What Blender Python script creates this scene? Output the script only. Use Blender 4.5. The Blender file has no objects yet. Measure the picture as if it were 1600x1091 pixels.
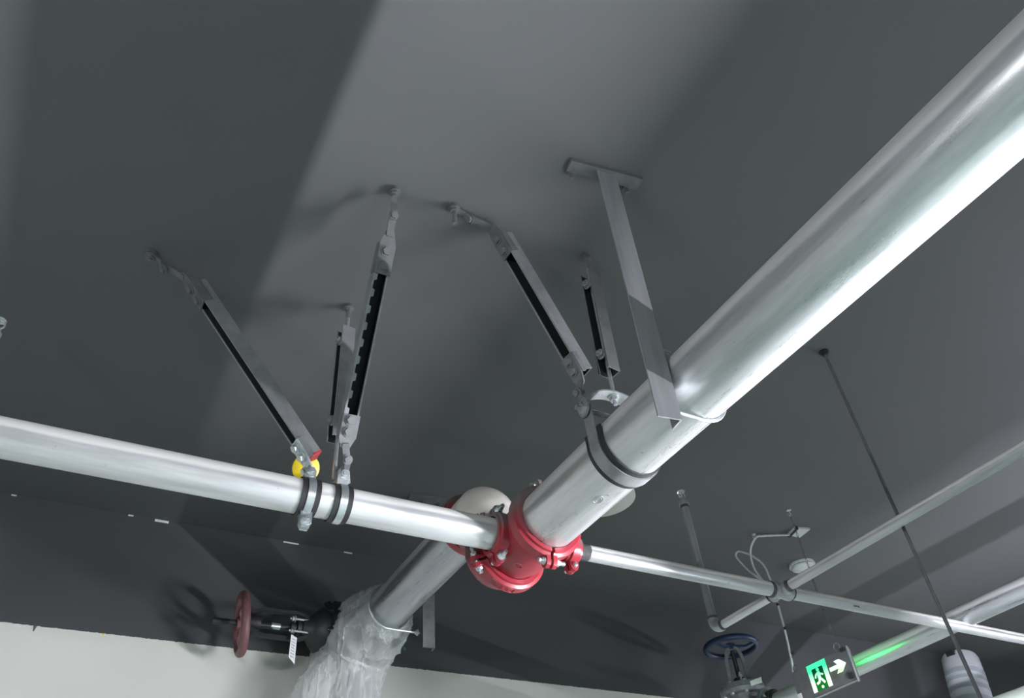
import bpy, bmesh, math, random
from mathutils import Vector, Matrix, noise
random.seed(7)
SC = bpy.context.scene
COL = SC.collection
PI = math.pi
ZO = 1.55            # eye height above the floor; every z below is measured from the eye level
X, Y, Z = Vector((1, 0, 0)), Vector((0, 1, 0)), Vector((0, 0, 1))
ZC = 1.75            # ceiling
YW = 3.247           # rear wall
ZP = 1.047           # pipe level
XB = 1.074           # big pipe
YL = 1.706           # cross pipe

# ------------------------------------------------------------------ camera, world, light, exposure
cam = bpy.data.cameras.new('camera')
cam.sensor_width = 36.0
cam.lens = 36.0 * 1213.27 / 1600.0
cam.clip_start = 0.02
co = bpy.data.objects.new('camera', cam)
COL.objects.link(co)
R = (Matrix.Rotation(math.radians(-32.640754), 4, 'Z')
     @ Matrix.Rotation(math.radians(90 + 41.351879), 4, 'X')
     @ Matrix.Rotation(math.radians(-5.691165), 4, 'Z'))
co.matrix_world = Matrix.Translation((0, 0, ZO)) @ R
SC.camera = co

world = bpy.data.worlds.new('world')
SC.world = world
world.use_nodes = True
bg = world.node_tree.nodes['Background']
bg.inputs[0].default_value = (0.84, 0.92, 0.88, 1)
bg.inputs[1].default_value = 0.36
SC.view_settings.view_transform = 'Standard'
SC.view_settings.look = 'None'
SC.view_settings.exposure = 0.0
SC.view_settings.gamma = 1.0
SC.view_settings.use_curve_mapping = False
LAMP_STRENGTH = 950.0
LAMP_COLOR = (0.92, 0.92, 1.0)
FILL_COLOR_RIGHT = (0.90, 0.84, 1.0)  # violet tint of the added fill lamp at the right

# ------------------------------------------------------------------ materials
def new_mat(name):
    m = bpy.data.materials.new(name)
    m.use_nodes = True
    nt = m.node_tree
    return m, nt, nt.nodes['Principled BSDF']

def N(nt, t, **kw):
    n = nt.nodes.new(t)
    for k, v in kw.items():
        setattr(n, k, v)
    return n

def noise_fac(nt, scale, stretch=(1, 1, 1), detail=4.0, rough=0.6):
    tc = N(nt, 'ShaderNodeTexCoord')
    mp = N(nt, 'ShaderNodeMapping')
    mp.inputs['Scale'].default_value = stretch
    nz = N(nt, 'ShaderNodeTexNoise')
    nz.inputs['Scale'].default_value = scale
    nz.inputs['Detail'].default_value = detail
    nz.inputs['Roughness'].default_value = rough
    nt.links.new(tc.outputs['Object'], mp.inputs[0])
    nt.links.new(mp.outputs[0], nz.inputs[0])
    return nz.outputs['Fac']

def ramp(nt, fac, stops):
    r = N(nt, 'ShaderNodeValToRGB')
    els = r.color_ramp.elements
    while len(els) < len(stops):
        els.new(0.5)
    for e, (p, c) in zip(els, stops):
        e.position = p
        e.color = tuple(c) + (1,) if len(c) == 3 else c
    nt.links.new(fac, r.inputs[0])
    return r.outputs[0]

def mixc(nt, fac, a, b):
    m = N(nt, 'ShaderNodeMix', data_type='RGBA')
    for sock, v in ((m.inputs[0], fac), (m.inputs[6], a), (m.inputs[7], b)):
        if hasattr(v, 'links') or hasattr(v, 'is_linked'):
            nt.links.new(v, sock)
        elif isinstance(v, (int, float)):
            sock.default_value = v
        else:
            sock.default_value = tuple(v) + (1,)
    return m.outputs[2]

def bump(nt, p, fac, strength, dist=0.002):
    b = N(nt, 'ShaderNodeBump')
    b.inputs['Strength'].default_value = strength
    b.inputs['Distance'].default_value = dist
    nt.links.new(fac, b.inputs['Height'])
    nt.links.new(b.outputs[0], p.inputs['Normal'])

def simple(name, col, rough=0.5, metal=0.0, var=0.12, scale=30.0, bmp=0.05):
    m, nt, p = new_mat(name)
    f = noise_fac(nt, scale)
    lo = [c * (1 - var) for c in col]
    hi = [min(1, c * (1 + var)) for c in col]
    nt.links.new(ramp(nt, f, [(0.3, lo), (0.7, hi)]), p.inputs['Base Color'])
    p.inputs['Roughness'].default_value = rough
    p.inputs['Metallic'].default_value = metal
    if bmp:
        bump(nt, p, f, bmp)
    return m

def galv(name, stretch, col=(0.60, 0.63, 0.64), metal=0.62, rough=0.40, dirt=0.5, bmp=0.06, dust=0.85):
    m, nt, p = new_mat(name)
    f = noise_fac(nt, 9.0, stretch, 6.0, 0.62)
    lo = [c * 0.80 for c in col]
    hi = [min(1, c * 1.12) for c in col]
    base = ramp(nt, f, [(0.35, lo), (0.65, hi)])
    sp = noise_fac(nt, 38.0, (1, 1, 1), 3.0, 0.6)
    spots = ramp(nt, sp, [(0.70, (0, 0, 0)), (0.76, (dirt, dirt, dirt))])
    base2 = mixc(nt, spots, base, (0.16, 0.17, 0.17))
    # pale paint dust settled on the upper side
    g = N(nt, 'ShaderNodeNewGeometry')
    s = N(nt, 'ShaderNodeSeparateXYZ')
    nt.links.new(g.outputs['Normal'], s.inputs[0])
    a = N(nt, 'ShaderNodeMath', operation='MULTIPLY_ADD')
    a.inputs[1].default_value = 0.5
    nt.links.new(f, a.inputs[0])
    nt.links.new(s.outputs[2], a.inputs[2])
    d = ramp(nt, a.outputs[0], [(0.20, (0, 0, 0)), (0.38, (dust,) * 3)])
    nt.links.new(mixc(nt, d, base2, (0.70, 0.69, 0.66)), p.inputs['Base Color'])
    nt.links.new(ramp(nt, d, [(0, (metal,) * 3), (1, (0, 0, 0))]), p.inputs['Metallic'])
    rr = ramp(nt, f, [(0.3, (rough - 0.06,) * 3), (0.7, (rough + 0.08,) * 3)])
    nt.links.new(mixc(nt, d, rr, (0.7, 0.7, 0.7)), p.inputs['Roughness'])
    bump(nt, p, f, bmp, 0.001)
    return m

M = {}
M['galv_x'] = galv('galvanised_steel_lengthwise_x', (0.25, 3.0, 3.0), col=(0.62, 0.635, 0.64), metal=0.45, rough=0.34)
M['galv_thin'] = galv('galvanised_thin_pipe', (0.25, 3.0, 3.0), col=(0.50, 0.515, 0.52), metal=0.55, rough=0.36)
M['galv_thin_y'] = galv('galvanised_thin_pipe_y', (3.0, 0.25, 3.0), col=(0.50, 0.515, 0.52), metal=0.55, rough=0.36)
M['galv_y'] = galv('galvanised_steel_lengthwise_y', (3.0, 0.25, 3.0), col=(0.66, 0.68, 0.685), metal=0.74, rough=0.30, bmp=0.025, dust=0.42)
M['galv_y_dull'] = galv('dull_galvanised_steel_y', (3.0, 0.25, 3.0), col=(0.44, 0.46, 0.48), metal=0.85, rough=0.30, dust=0.35)
M['galv_z'] = galv('galvanised_steel_lengthwise_z', (3.0, 3.0, 0.25), col=(0.36, 0.375, 0.385), metal=0.5, dust=0.0)
M['zinc'] = simple('bright_zinc', (0.62, 0.66, 0.67), 0.33, 0.85, 0.15, 60)
M['steel'] = simple('painted_over_steel', (0.27, 0.28, 0.285), 0.5, 0.45, 0.18, 25)
M['steel_mid'] = simple('weathered_steel', (0.17, 0.175, 0.18), 0.55, 0.3, 0.18, 25)
M['steel_grey'] = simple('grey_oversprayed_steel', (0.115, 0.12, 0.12), 0.6, 0.1, 0.18, 30)
M['dark_in'] = simple('channel_shade_and_dark_parts', (0.022, 0.023, 0.024), 0.6, 0.2, 0.2, 30)  # near-black: painted shade in channels, also small dark parts
M['rubber'] = simple('black_rubber', (0.02, 0.021, 0.022), 0.6, 0.0, 0.1, 40)
M['black_iron'] = simple('black_cast_iron', (0.016, 0.017, 0.018), 0.5, 0.0, 0.2, 40, 0.15)
M['black_thread'] = simple('black_thread_sealant', (0.06, 0.06, 0.062), 0.8, 0.0, 0.5, 120, 0.5)
M['grey_iron'] = simple('grey_cast_iron', (0.15, 0.16, 0.165), 0.5, 0.2, 0.2, 40, 0.1)
M['fitting'] = simple('galvanised_fitting', (0.34, 0.36, 0.37), 0.45, 0.4, 0.15, 40, 0.1)
M['blue'] = simple('blue_enamel', (0.010, 0.026, 0.070), 0.4, 0.0, 0.2, 20)
M['wheel_red'] = simple('dusty_red_enamel', (0.15, 0.066, 0.070), 0.45, 0.0, 0.25, 18)
M['red_tip'] = simple('red_tip_paint', (0.42, 0.045, 0.05), 0.45, 0.0, 0.2, 60)
M['yellow'] = simple('yellow_plastic', (0.78, 0.60, 0.02), 0.4, 0.0, 0.08, 40, 0.0)
M['white'] = simple('white_plastic', (0.62, 0.63, 0.62), 0.45, 0.0, 0.05, 30, 0.0)
M['pale'] = simple('pale_grey_enamel', (0.64, 0.62, 0.57), 0.5, 0.0, 0.04, 12, 0.0)
M['cable'] = simple('white_cable', (0.55, 0.56, 0.56), 0.5, 0.0, 0.08, 50, 0.0)
M['ink'] = simple('black_ink', (0.02, 0.02, 0.025), 0.7, 0.0, 0.1, 40, 0.0)
M['ink_grey'] = simple('faded_ink', (0.30, 0.31, 0.33), 0.7, 0.0, 0.3, 90, 0.0)
M['green_label'] = simple('green_label', (0.01, 0.08, 0.04), 0.5, 0.0, 0.1, 40, 0.0)
M['plaster'] = simple('bare_plaster', (0.75, 0.76, 0.74), 0.8, 0.0, 0.05, 60, 0.2)

def red_paint():                      # red enamel whose upward faces caught grey ceiling spray
    m, nt, p = new_mat('red_enamel_with_grey_overspray')
    g = N(nt, 'ShaderNodeNewGeometry')
    s = N(nt, 'ShaderNodeSeparateXYZ')
    nt.links.new(g.outputs['True Normal'], s.inputs[0])
    f = noise_fac(nt, 14.0)
    tc = N(nt, 'ShaderNodeTexCoord')
    s2 = N(nt, 'ShaderNodeSeparateXYZ')
    nt.links.new(tc.outputs['Generated'], s2.inputs[0])
    def madd(x, k, y):
        n = N(nt, 'ShaderNodeMath', operation='MULTIPLY_ADD')
        nt.links.new(x, n.inputs[0])
        n.inputs[1].default_value = k
        if isinstance(y, float):
            n.inputs[2].default_value = y
        else:
            nt.links.new(y, n.inputs[2])
        return n
    a = madd(f, 0.35, -0.74)
    a = madd(s.outputs[2], 0.45, a.outputs[0])
    a = madd(s2.outputs[2], 1.6, a.outputs[0])
    spray = ramp(nt, a.outputs[0], [(0.0, (0, 0, 0)), (0.55, (0.95, 0.95, 0.95))])
    red = ramp(nt, f, [(0.3, (0.25, 0.022, 0.034)), (0.7, (0.33, 0.032, 0.046))])
    nt.links.new(mixc(nt, spray, red, (0.16, 0.145, 0.135)), p.inputs['Base Color'])
    rr = ramp(nt, spray, [(0.0, (0.30,) * 3), (1.0, (0.62,) * 3)])
    nt.links.new(rr, p.inputs['Roughness'])
    bump(nt, p, f, 0.05)
    return m
M['red'] = red_paint()

def wall_mat(z_split):                # dark band above a painted line, white below
    m, nt, p = new_mat('two_tone_wall_paint')
    tc = N(nt, 'ShaderNodeNewGeometry')
    s = N(nt, 'ShaderNodeSeparateXYZ')
    nt.links.new(tc.outputs['Position'], s.inputs[0])
    f = noise_fac(nt, 1.2, (1, 1, 1), 3.0)
    f2 = noise_fac(nt, 90.0, (1, 1, 1), 2.0)
    w = N(nt, 'ShaderNodeMath', operation='MULTIPLY_ADD')
    w.inputs[1].default_value = 0.008
    nt.links.new(f2, w.inputs[0])
    nt.links.new(s.outputs[2], w.inputs[2])
    gt = N(nt, 'ShaderNodeMath', operation='GREATER_THAN')
    gt.inputs[1].default_value = z_split + 0.004
    nt.links.new(w.outputs[0], gt.inputs[0])
    dark = ramp(nt, f, [(0.3, (0.055, 0.059, 0.062)), (0.7, (0.063, 0.067, 0.070))])
    light = ramp(nt, f, [(0.3, (0.62, 0.63, 0.58)), (0.7, (0.66, 0.67, 0.615))])
    nt.links.new(mixc(nt, gt.outputs[0], light, dark), p.inputs['Base Color'])
    p.inputs['Roughness'].default_value = 0.75
    bump(nt, p, f2, 0.05, 0.001)
    return m
M['wall'] = wall_mat(ZO + 0.3845 * YW)

def ceil_mat():
    m, nt, p = new_mat('charcoal_ceiling_paint')
    f = noise_fac(nt, 0.9, (1, 1, 1), 3.0)
    f2 = noise_fac(nt, 60.0, (1, 1, 1), 2.0)
    nt.links.new(ramp(nt, f, [(0.3, (0.086, 0.089, 0.090)), (0.7, (0.096, 0.099, 0.100))]), p.inputs['Base Color'])
    p.inputs['Roughness'].default_value = 0.7
    bump(nt, p, f2, 0.06, 0.001)
    return m
M['ceiling'] = ceil_mat()
M['floor'] = simple('green_epoxy_floor', (0.215, 0.285, 0.255), 0.35, 0.0, 0.08, 1.5, 0.0)

def emit(name, lo, hi, z0, z1, strength):
    m = bpy.data.materials.new(name)
    m.use_nodes = True
    nt = m.node_tree
    nt.nodes.remove(nt.nodes['Principled BSDF'])
    out = nt.nodes['Material Output']
    g = N(nt, 'ShaderNodeNewGeometry')
    s = N(nt, 'ShaderNodeSeparateXYZ')
    nt.links.new(g.outputs['Position'], s.inputs[0])
    mr = N(nt, 'ShaderNodeMapRange')
    mr.inputs[1].default_value = z0
    mr.inputs[2].default_value = z1
    nt.links.new(s.outputs[2], mr.inputs[0])
    e = N(nt, 'ShaderNodeEmission')
    e.inputs[1].default_value = strength
    nt.links.new(ramp(nt, mr.outputs[0], [(0.25, lo), (0.75, hi)]), e.inputs[0])
    nt.links.new(e.outputs[0], out.inputs[0])
    return m
M['sign_glow'] = emit('backlit_green_legend', (0.75, 1.0, 0.75), (0.05, 0.85, 0.35), ZO + 0.97, ZO + 1.08, 1.6)
M['sign_green'] = emit('backlit_green_ground', (0.02, 0.35, 0.05), (0.0, 0.10, 0.06), ZO + 0.97, ZO + 1.08, 0.6)
M['arrow_glow'] = emit('backlit_arrow', (0.55, 1.0, 0.5), (0.7, 1.0, 0.9), ZO + 1.0, ZO + 1.055, 1.6)
M['tube'] = emit('lamp_tube_glow', LAMP_COLOR, LAMP_COLOR, 0, 1, LAMP_STRENGTH)
M['fill_left'] = emit('fill_tube_glow_left', LAMP_COLOR, LAMP_COLOR, 0, 1, LAMP_STRENGTH * 0.85)  # for the added fill lamp on the left
M['fill_right'] = emit('fill_tube_glow_violet', FILL_COLOR_RIGHT, FILL_COLOR_RIGHT, 0, 1, LAMP_STRENGTH * 0.75)  # for the added fill lamp on the right
M['rear_glow'] = emit('backlit_rear_legend', (0.06, 1.0, 0.16), (0.06, 1.0, 0.16), 0, 1, 30.0)

def plastic_mat():
    m, nt, p = new_mat('clear_plastic_film')
    out = nt.nodes['Material Output']
    tc = N(nt, 'ShaderNodeTexCoord')
    mp = N(nt, 'ShaderNodeMapping')
    mp.inputs['Rotation'].default_value = (0.3, 0.5, 0.2)
    mp.inputs['Scale'].default_value = (2.2, 1.2, 0.38)
    nt.links.new(tc.outputs['Object'], mp.inputs[0])
    nz = N(nt, 'ShaderNodeTexNoise')
    nz.inputs['Scale'].default_value = 9.0
    nz.inputs['Detail'].default_value = 3.0
    nt.links.new(mp.outputs[0], nz.inputs[0])
    ad = N(nt, 'ShaderNodeVectorMath', operation='MULTIPLY_ADD')
    ad.inputs[1].default_value = (0.22, 0.22, 0.22)
    nt.links.new(nz.outputs['Color'], ad.inputs[0])
    nt.links.new(mp.outputs[0], ad.inputs[2])
    vo = N(nt, 'ShaderNodeTexVoronoi', feature='DISTANCE_TO_EDGE')
    vo.inputs['Scale'].default_value = 7.0
    nt.links.new(ad.outputs[0], vo.inputs['Vector'])
    crease = ramp(nt, vo.outputs['Distance'], [(0.0, (0.85,) * 3), (0.07, (0.25,) * 3), (0.35, (0, 0, 0))])
    p.inputs['Base Color'].default_value = (0.82, 0.84, 0.82, 1)
    p.inputs['Roughness'].default_value = 0.25
    bump(nt, p, crease, 0.6, 0.010)
    tl = N(nt, 'ShaderNodeBsdfTranslucent')
    tl.inputs[0].default_value = (0.80, 0.82, 0.80, 1)
    mx = N(nt, 'ShaderNodeMixShader')
    mx.inputs[0].default_value = 0.3
    nt.links.new(p.outputs[0], mx.inputs[1])
    nt.links.new(tl.outputs[0], mx.inputs[2])
    tr = N(nt, 'ShaderNodeBsdfTransparent')
    mx2 = N(nt, 'ShaderNodeMixShader')
    mul = N(nt, 'ShaderNodeMath', operation='MULTIPLY_ADD')
    mul.inputs[1].default_value = -0.34
    mul.inputs[2].default_value = 0.56
    nt.links.new(crease, mul.inputs[0])
    nt.links.new(mul.outputs[0], mx2.inputs[0])
    nt.links.new(mx.outputs[0], mx2.inputs[1])
    nt.links.new(tr.outputs[0], mx2.inputs[2])
    nt.links.new(mx2.outputs[0], out.inputs[0])
    return m
M['film'] = plastic_mat()
M['film_white'] = simple('milky_wrapping_film', (0.50, 0.52, 0.55), 0.35, 0.0, 0.06, 8, 0.1)
M['tape_grey'] = simple('grey_wrapping_tape', (0.36, 0.40, 0.44), 0.35, 0.1, 0.06, 8, 0.1)
M['tag'] = simple('white_card', (0.80, 0.81, 0.82), 0.6, 0.0, 0.02, 30, 0.0)

# ------------------------------------------------------------------ geometry helpers
def V(*a):
    return Vector(a)

def frame(t, up=Z):
    t = t.normalized()
    if abs(t.dot(up)) > 0.98:
        up = X if abs(t.dot(X)) < 0.9 else Y
    u = t.cross(up).normalized()
    return u, t.cross(u).normalized() * -1

def tube(bm, pts, r, n=16, cap=True):
    pts = [Vector(p) for p in pts]
    rs = r if isinstance(r, (list, tuple)) else [r] * len(pts)
    t0 = (pts[1] - pts[0]).normalized()
    u, v = frame(t0)
    rings = []
    for i, p in enumerate(pts):
        if i == 0:
            t = t0
        elif i == len(pts) - 1:
            t = (pts[i] - pts[i - 1]).normalized()
        else:
            t = ((pts[i + 1] - p).normalized() + (p - pts[i - 1]).normalized()).normalized()
        u = (u - t * u.dot(t)).normalized()
        v = t.cross(u)
        rings.append([bm.verts.new(p + (u * math.cos(2 * PI * k / n) + v * math.sin(2 * PI * k / n)) * rs[i]) for k in range(n)])
    for a, b in zip(rings, rings[1:]):
        for k in range(n):
            bm.faces.new((a[k], a[(k + 1) % n], b[(k + 1) % n], b[k]))
    if cap:
        bm.faces.new(rings[0][::-1])
        bm.faces.new(rings[-1])

def cyl(bm, a, b, r, n=20, cap=True):
    tube(bm, [a, b], r, n, cap)

def hollow(bm, a, b, r, wall=0.005, n=48):
    a, b = Vector(a), Vector(b)
    lathe(bm, a, (b - a).normalized(), [(0, r - wall), (0, r), ((b - a).length, r), ((b - a).length, r - wall)], n, closed=True)

def lathe(bm, c, axis, prof, n=48, a0=0.0, a1=2 * PI, ref=None, closed=False):
    """prof: (t along axis, radius); closed joins last to first (solid ring)"""
    c, axis = Vector(c), Vector(axis).normalized()
    if ref is None:
        u, v = frame(axis)
    else:
        u = (Vector(ref) - axis * axis.dot(Vector(ref))).normalized()
    v = axis.cross(u)
    full = abs(a1 - a0 - 2 * PI) < 1e-6
    cnt = n if full else n + 1
    rings = []
    for k in range(cnt):
        a = a0 + (a1 - a0) * k / n
        d = u * math.cos(a) + v * math.sin(a)
        rings.append([bm.verts.new(c + axis * t + d * max(r, 1e-5)) for t, r in prof])
    m = len(prof)
    for k in range(n):
        A, B = rings[k], rings[(k + 1) % cnt]
        for i in range(m if closed else m - 1):
            j = (i + 1) % m
            bm.faces.new((A[i], A[j], B[j], B[i]))
    if closed and not full:
        bm.faces.new(rings[0])
        bm.faces.new(rings[-1][::-1])

def prism(bm, poly, o, u, v, w):
    """polygon in (u, v) at o, extruded by vector w"""
    o, u, v, w = Vector(o), Vector(u), Vector(v), Vector(w)
    a = [bm.verts.new(o + u * p[0] + v * p[1]) for p in poly]
    b = [bm.verts.new(o + u * p[0] + v * p[1] + w) for p in poly]
    n = len(poly)
    bm.faces.new(a[::-1])
    bm.faces.new(b)
    for i in range(n):
        bm.faces.new((a[i], a[(i + 1) % n], b[(i + 1) % n], b[i]))

def box(bm, c, ux, uy, uz, sx, sy, sz):
    c = Vector(c)
    ux, uy, uz = Vector(ux).normalized(), Vector(uy).normalized(), Vector(uz).normalized()
    prism(bm, [(-sx / 2, -sy / 2), (sx / 2, -sy / 2), (sx / 2, sy / 2), (-sx / 2, sy / 2)], c - uz * sz / 2, ux, uy, uz * sz)

def ribbon(bm, pts, wd, width, t):
    """flat strip through pts with width direction wd[i] and thickness t"""
    pts = [Vector(p) for p in pts]
    rings = []
    for i, p in enumerate(pts):
        a, b = pts[max(i - 1, 0)], pts[min(i + 1, len(pts) - 1)]
        tg = (b - a).normalized()
        w = Vector(wd[i])
        w = (w - tg * w.dot(tg)).normalized()
        nn = tg.cross(w)
        ww = width[i] if isinstance(width, (list, tuple)) else width
        rings.append([bm.verts.new(p + w * sx * ww / 2 + nn * sy * t / 2) for sx, sy in ((-1, -1), (1, -1), (1, 1), (-1, 1))])
    for A, B in zip(rings, rings[1:]):
        for k in range(4):
            bm.faces.new((A[k], A[(k + 1) % 4], B[(k + 1) % 4], B[k]))
    bm.faces.new(rings[0][::-1])
    bm.faces.new(rings[-1])

def smooth_pts(pts, n=6):
    """Catmull-Rom through pts"""
    pts = [Vector(p) for p in pts]
    out = []
    for i in range(len(pts) - 1):
        p0, p1, p2, p3 = pts[max(i - 1, 0)], pts[i], pts[i + 1], pts[min(i + 2, len(pts) - 1)]
        for k in range(n):
            t = k / n
            out.append(0.5 * ((2 * p1) + (p2 - p0) * t + (2 * p0 - 5 * p1 + 4 * p2 - p3) * t * t + (3 * p1 - p0 - 3 * p2 + p3) * t ** 3))
    out.append(pts[-1])
    return out

def hexagon(bm, c, axis, r, h, washer=True):
    c, axis = Vector(c), Vector(axis).normalized()
    u, v = frame(axis)
    if washer:
        cyl(bm, c, c + axis * 0.0025, r * 1.35, 18)
        c = c + axis * 0.0025
    prism(bm, [(r * math.cos(k * PI / 3), r * math.sin(k * PI / 3)) for k in range(6)], c, u, axis.cross(u), axis * h)

WORLD = {}
def obj(name, bm, m, parent=None, label=None, kind=None, angle=40):
    bmesh.ops.recalc_face_normals(bm, faces=bm.faces[:])
    me = bpy.data.meshes.new(name)
    vs = [v.co for v in bm.verts]
    lo = Vector([min(v[i] for v in vs) for i in range(3)])
    hi = Vector([max(v[i] for v in vs) for i in range(3)])
    c = (lo + hi) / 2
    for v in bm.verts:
        v.co -= c
    bm.to_mesh(me)
    bm.free()
    for p in me.polygons:
        p.use_smooth = True
    me.set_sharp_from_angle(angle=math.radians(angle))
    me.materials.append(m)
    o = bpy.data.objects.new(name, me)
    COL.objects.link(o)
    w = c + Vector((0, 0, ZO))
    WORLD[o.name] = w
    if parent is not None:
        o.parent = parent
        o.location = w - WORLD[parent.name]
    else:
        o.location = w
    if label:
        o['label'] = label
    if kind:
        o['kind'] = kind
    return o

def thing(name, label, cat, loc, group=None):
    o = bpy.data.objects.new(name, None)
    o.empty_display_size = 0.05
    COL.objects.link(o)
    w = Vector(loc) + Vector((0, 0, ZO))
    o.location = w
    WORLD[o.name] = w
    return tag(o, label, cat, group)

def tag(o, label, cat, group=None):
    o['label'] = label
    o['category'] = cat
    if group:
        o['group'] = group
    return o

def B():
    return bmesh.new()

def part(name, parent, m, fn, label=None, **kw):
    bm = B()
    fn(bm)
    return obj(name, bm, m, parent, label, **kw)

# ------------------------------------------------------------------ the setting
bm = B(); box(bm, (-1.0, -2.2, ZC + 0.1), X, Y, Z, 22, 10.9 + 0.0, 0.2); obj('ceiling', bm, M['ceiling'], kind='structure')
bm = B(); box(bm, (-1.0, YW + 0.1, 0.1), X, Y, Z, 22, 0.2, 3.3); wall_rear = obj('wall_rear', bm, M['wall'], kind='structure')
bm = B(); box(bm, (-1.0, -2.2, -ZO - 0.1), X, Y, Z, 22, 10.9, 0.2); obj('floor', bm, M['floor'], kind='structure')
# bare plaster showing along the joint of wall and ceiling
for x0, ln, h in ((-0.32, 0.018, 0.005), (0.112, 0.02, 0.006), (0.235, 0.055, 0.010), (0.79, 0.07, 0.006), (1.06, 0.04, 0.005)):
    bm = B()
    box(bm, (x0, YW - 0.001, ZC - h / 2 - 0.002), X, Y, Z, ln, 0.003, h)
    obj('plaster_fleck', bm, M['plaster'], wall_rear)
for x0, z0, h in ((-0.10, 1.238, 0.02), (0.13, 1.245, 0.006)):
    bm = B()
    prism(bm, [(-0.004, h / 2), (0.008, h / 2), (0.003, -h / 2), (0.0, -h / 2)], (x0, YW - 0.002, z0), X, Z, (0, 0.002, 0))
    obj('paint_chip', bm, M['steel_grey'] if h > 0.01 else M['yellow'], wall_rear)

# the tube lamp on the plumb rod, then added fill lamps: white hood above a bare tube
def tube_lamp(x, y0, y1, z, label, m='tube'):
    t = thing('tube_lamp', label, 'lamp', (x, (y0 + y1) / 2, z), 'hooded tube lamps hung below the pipes')
    def hood(b):
        prism(b, [(-0.061, 0.060), (-0.02, 0.085), (0.02, 0.085), (0.061, 0.060), (0.061, 0.056), (-0.061, 0.056)], (x, y0 - 0.03, z), X, Z, (0, y1 - y0 + 0.06, 0))
    part('hood', t, M['white'], hood)
    part('tube', t, M[m], lambda b: cyl(b, (x, y0, z), (x, y1, z), 0.013, 16))
    for yy in (y0 + 0.06, y1 - 0.06):
        part('lamp_holder', t, M['white'], lambda b: box(b, (x, yy, z + 0.036), X, Y, Z, 0.03, 0.03, 0.044))
    part('suspension_rod', t, M['zinc'], lambda b: cyl(b, (x, y0 - 0.02, z + 0.08), (x, y0 - 0.02, ZC), 0.004, 8))
    return t
tube_lamp(2.10, 0.05, 1.25, 0.417, 'hooded tube lamp on the plumb rod, just outside the picture on the lower right')
tube_lamp(2.10, -2.75, -1.55, 0.417, 'added hooded fill lamp in line with the pipes behind the viewer')  # added for ambient light from behind
tube_lamp(6.30, 0.05, 1.25, 0.417, 'added hooded fill lamp beyond the right edge of the picture', 'fill_right')  # added to brighten ceiling and wall at the right
tube_lamp(-3.00, -1.20, 0.0, 0.417, 'added hooded fill lamp behind the viewer on the left side', 'fill_left')  # added to lift the dark left part of the ceiling

# ------------------------------------------------------------------ pipes
def pipe(name, a, b, r, m, label, cat='pipe', group='galvanised pipes under the ceiling', wall=0.004, n=56):
    bm = B()
    hollow(bm, a, b, r, wall, n)
    o = obj(name, bm, m)
    return tag(o, label, cat, group)

big = pipe('main_pipe', (XB, 1.595, ZP), (XB, -2.6, ZP), 0.084, M['galv_y'], 'thickest galvanised steel pipe running from the red fitting up to the top right', n=96)
left = pipe('cross_pipe', (0.985, YL, ZP), (-2.2, YL, ZP), 0.0445, M['galv_x'], 'bright galvanised pipe entering from the left and ending in the red fitting', n=64)
far = pipe('upper_pipe', (XB, 2.03, 1.271), (XB, 2.96, 1.271), 0.079, M['galv_y_dull'], 'short dull steel pipe between the grey elbow and the plastic wrapped valve')
br1 = pipe('branch_pipe', (1.245, YL, ZP), (2.035, YL, ZP), 0.0237, M['galv_thin'], 'thin galvanised branch pipe between the red fitting and the cross fitting')
br2 = pipe('branch_pipe', (2.085, YL, ZP), (5.4, YL, ZP), 0.0208, M['galv_thin'], 'thin galvanised branch pipe with black stamp running right from the cross fitting')
sp1 = pipe('sprinkler_pipe', (2.06, 1.682, ZP), (2.06, -0.8, ZP), 0.0167, M['galv_thin_y'], 'thin pipe rising from the cross fitting towards the right edge')
sp2 = pipe('sprinkler_pipe', (2.06, 1.73, ZP), (2.06, 2.02, ZP), 0.0152, M['galv_thin_y'], 'short thin pipe between the cross fitting and the small elbow')
sp3 = pipe('sprinkler_riser', (2.06, 2.042, 1.069), (2.06, 2.042, 1.555), 0.0152, M['galv_z'], 'thin upright pipe carrying the upright sprinkler head')
farp = pipe('distant_pipe', (3.05, 2.74, 1.091), (3.05, -0.8, 1.091), 0.0406, M['galv_y_dull'], 'galvanised pipe behind the exit sign with green glow on it')
lowp = pipe('distant_pipe', (3.50, 2.5, 0.86), (3.50, 0.4, 0.86), 0.055, M['galv_y'], 'pale pipe just showing in the bottom right corner')

# weld seam and print on the big pipe
part('weld_seam', big, M['steel_grey'], lambda b: ribbon(b, [(XB + 0.0844 * math.cos(2.62 + PI * 0.5 - 0.35), y, ZP - 0.0844 * math.sin(2.62 + PI * 0.5 - 0.35 - PI) * -1) for y in (1.55, 0.6, -0.4, -2.4)],
     [Z] * 4, 0.0014, 0.0006))

def curved_print(parent, pts_rt, r, axis_c, axis, m, name):
    pass

def text_mesh(name, body, size, origin, u, v, m, parent, wrap=None):
    cu = bpy.data.curves.new(name, 'FONT')
    cu.body = body
    cu.size = size
    cu.extrude = 0.0004
    cu.resolution_u = 2
    to = bpy.data.objects.new(name + '_source', cu)
    COL.objects.link(to)
    dg = bpy.context.evaluated_depsgraph_get()
    me = bpy.data.meshes.new_from_object(to.evaluated_get(dg))
    b = B()
    b.from_mesh(me)
    bpy.data.objects.remove(to)
    u, v = Vector(u).normalized(), Vector(v).normalized()
    w = u.cross(v)
    for vv in b.verts:
        vv.co = Vector(origin) + u * vv.co.x + v * vv.co.y + w * vv.co.z
    return obj(name, b, m, parent)
text_mesh('stamped_print', '3AE', 0.020, (2.385, YL - 0.0205, 1.031), X, (0.1, 0.25, 1), M['ink'], br2)
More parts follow.
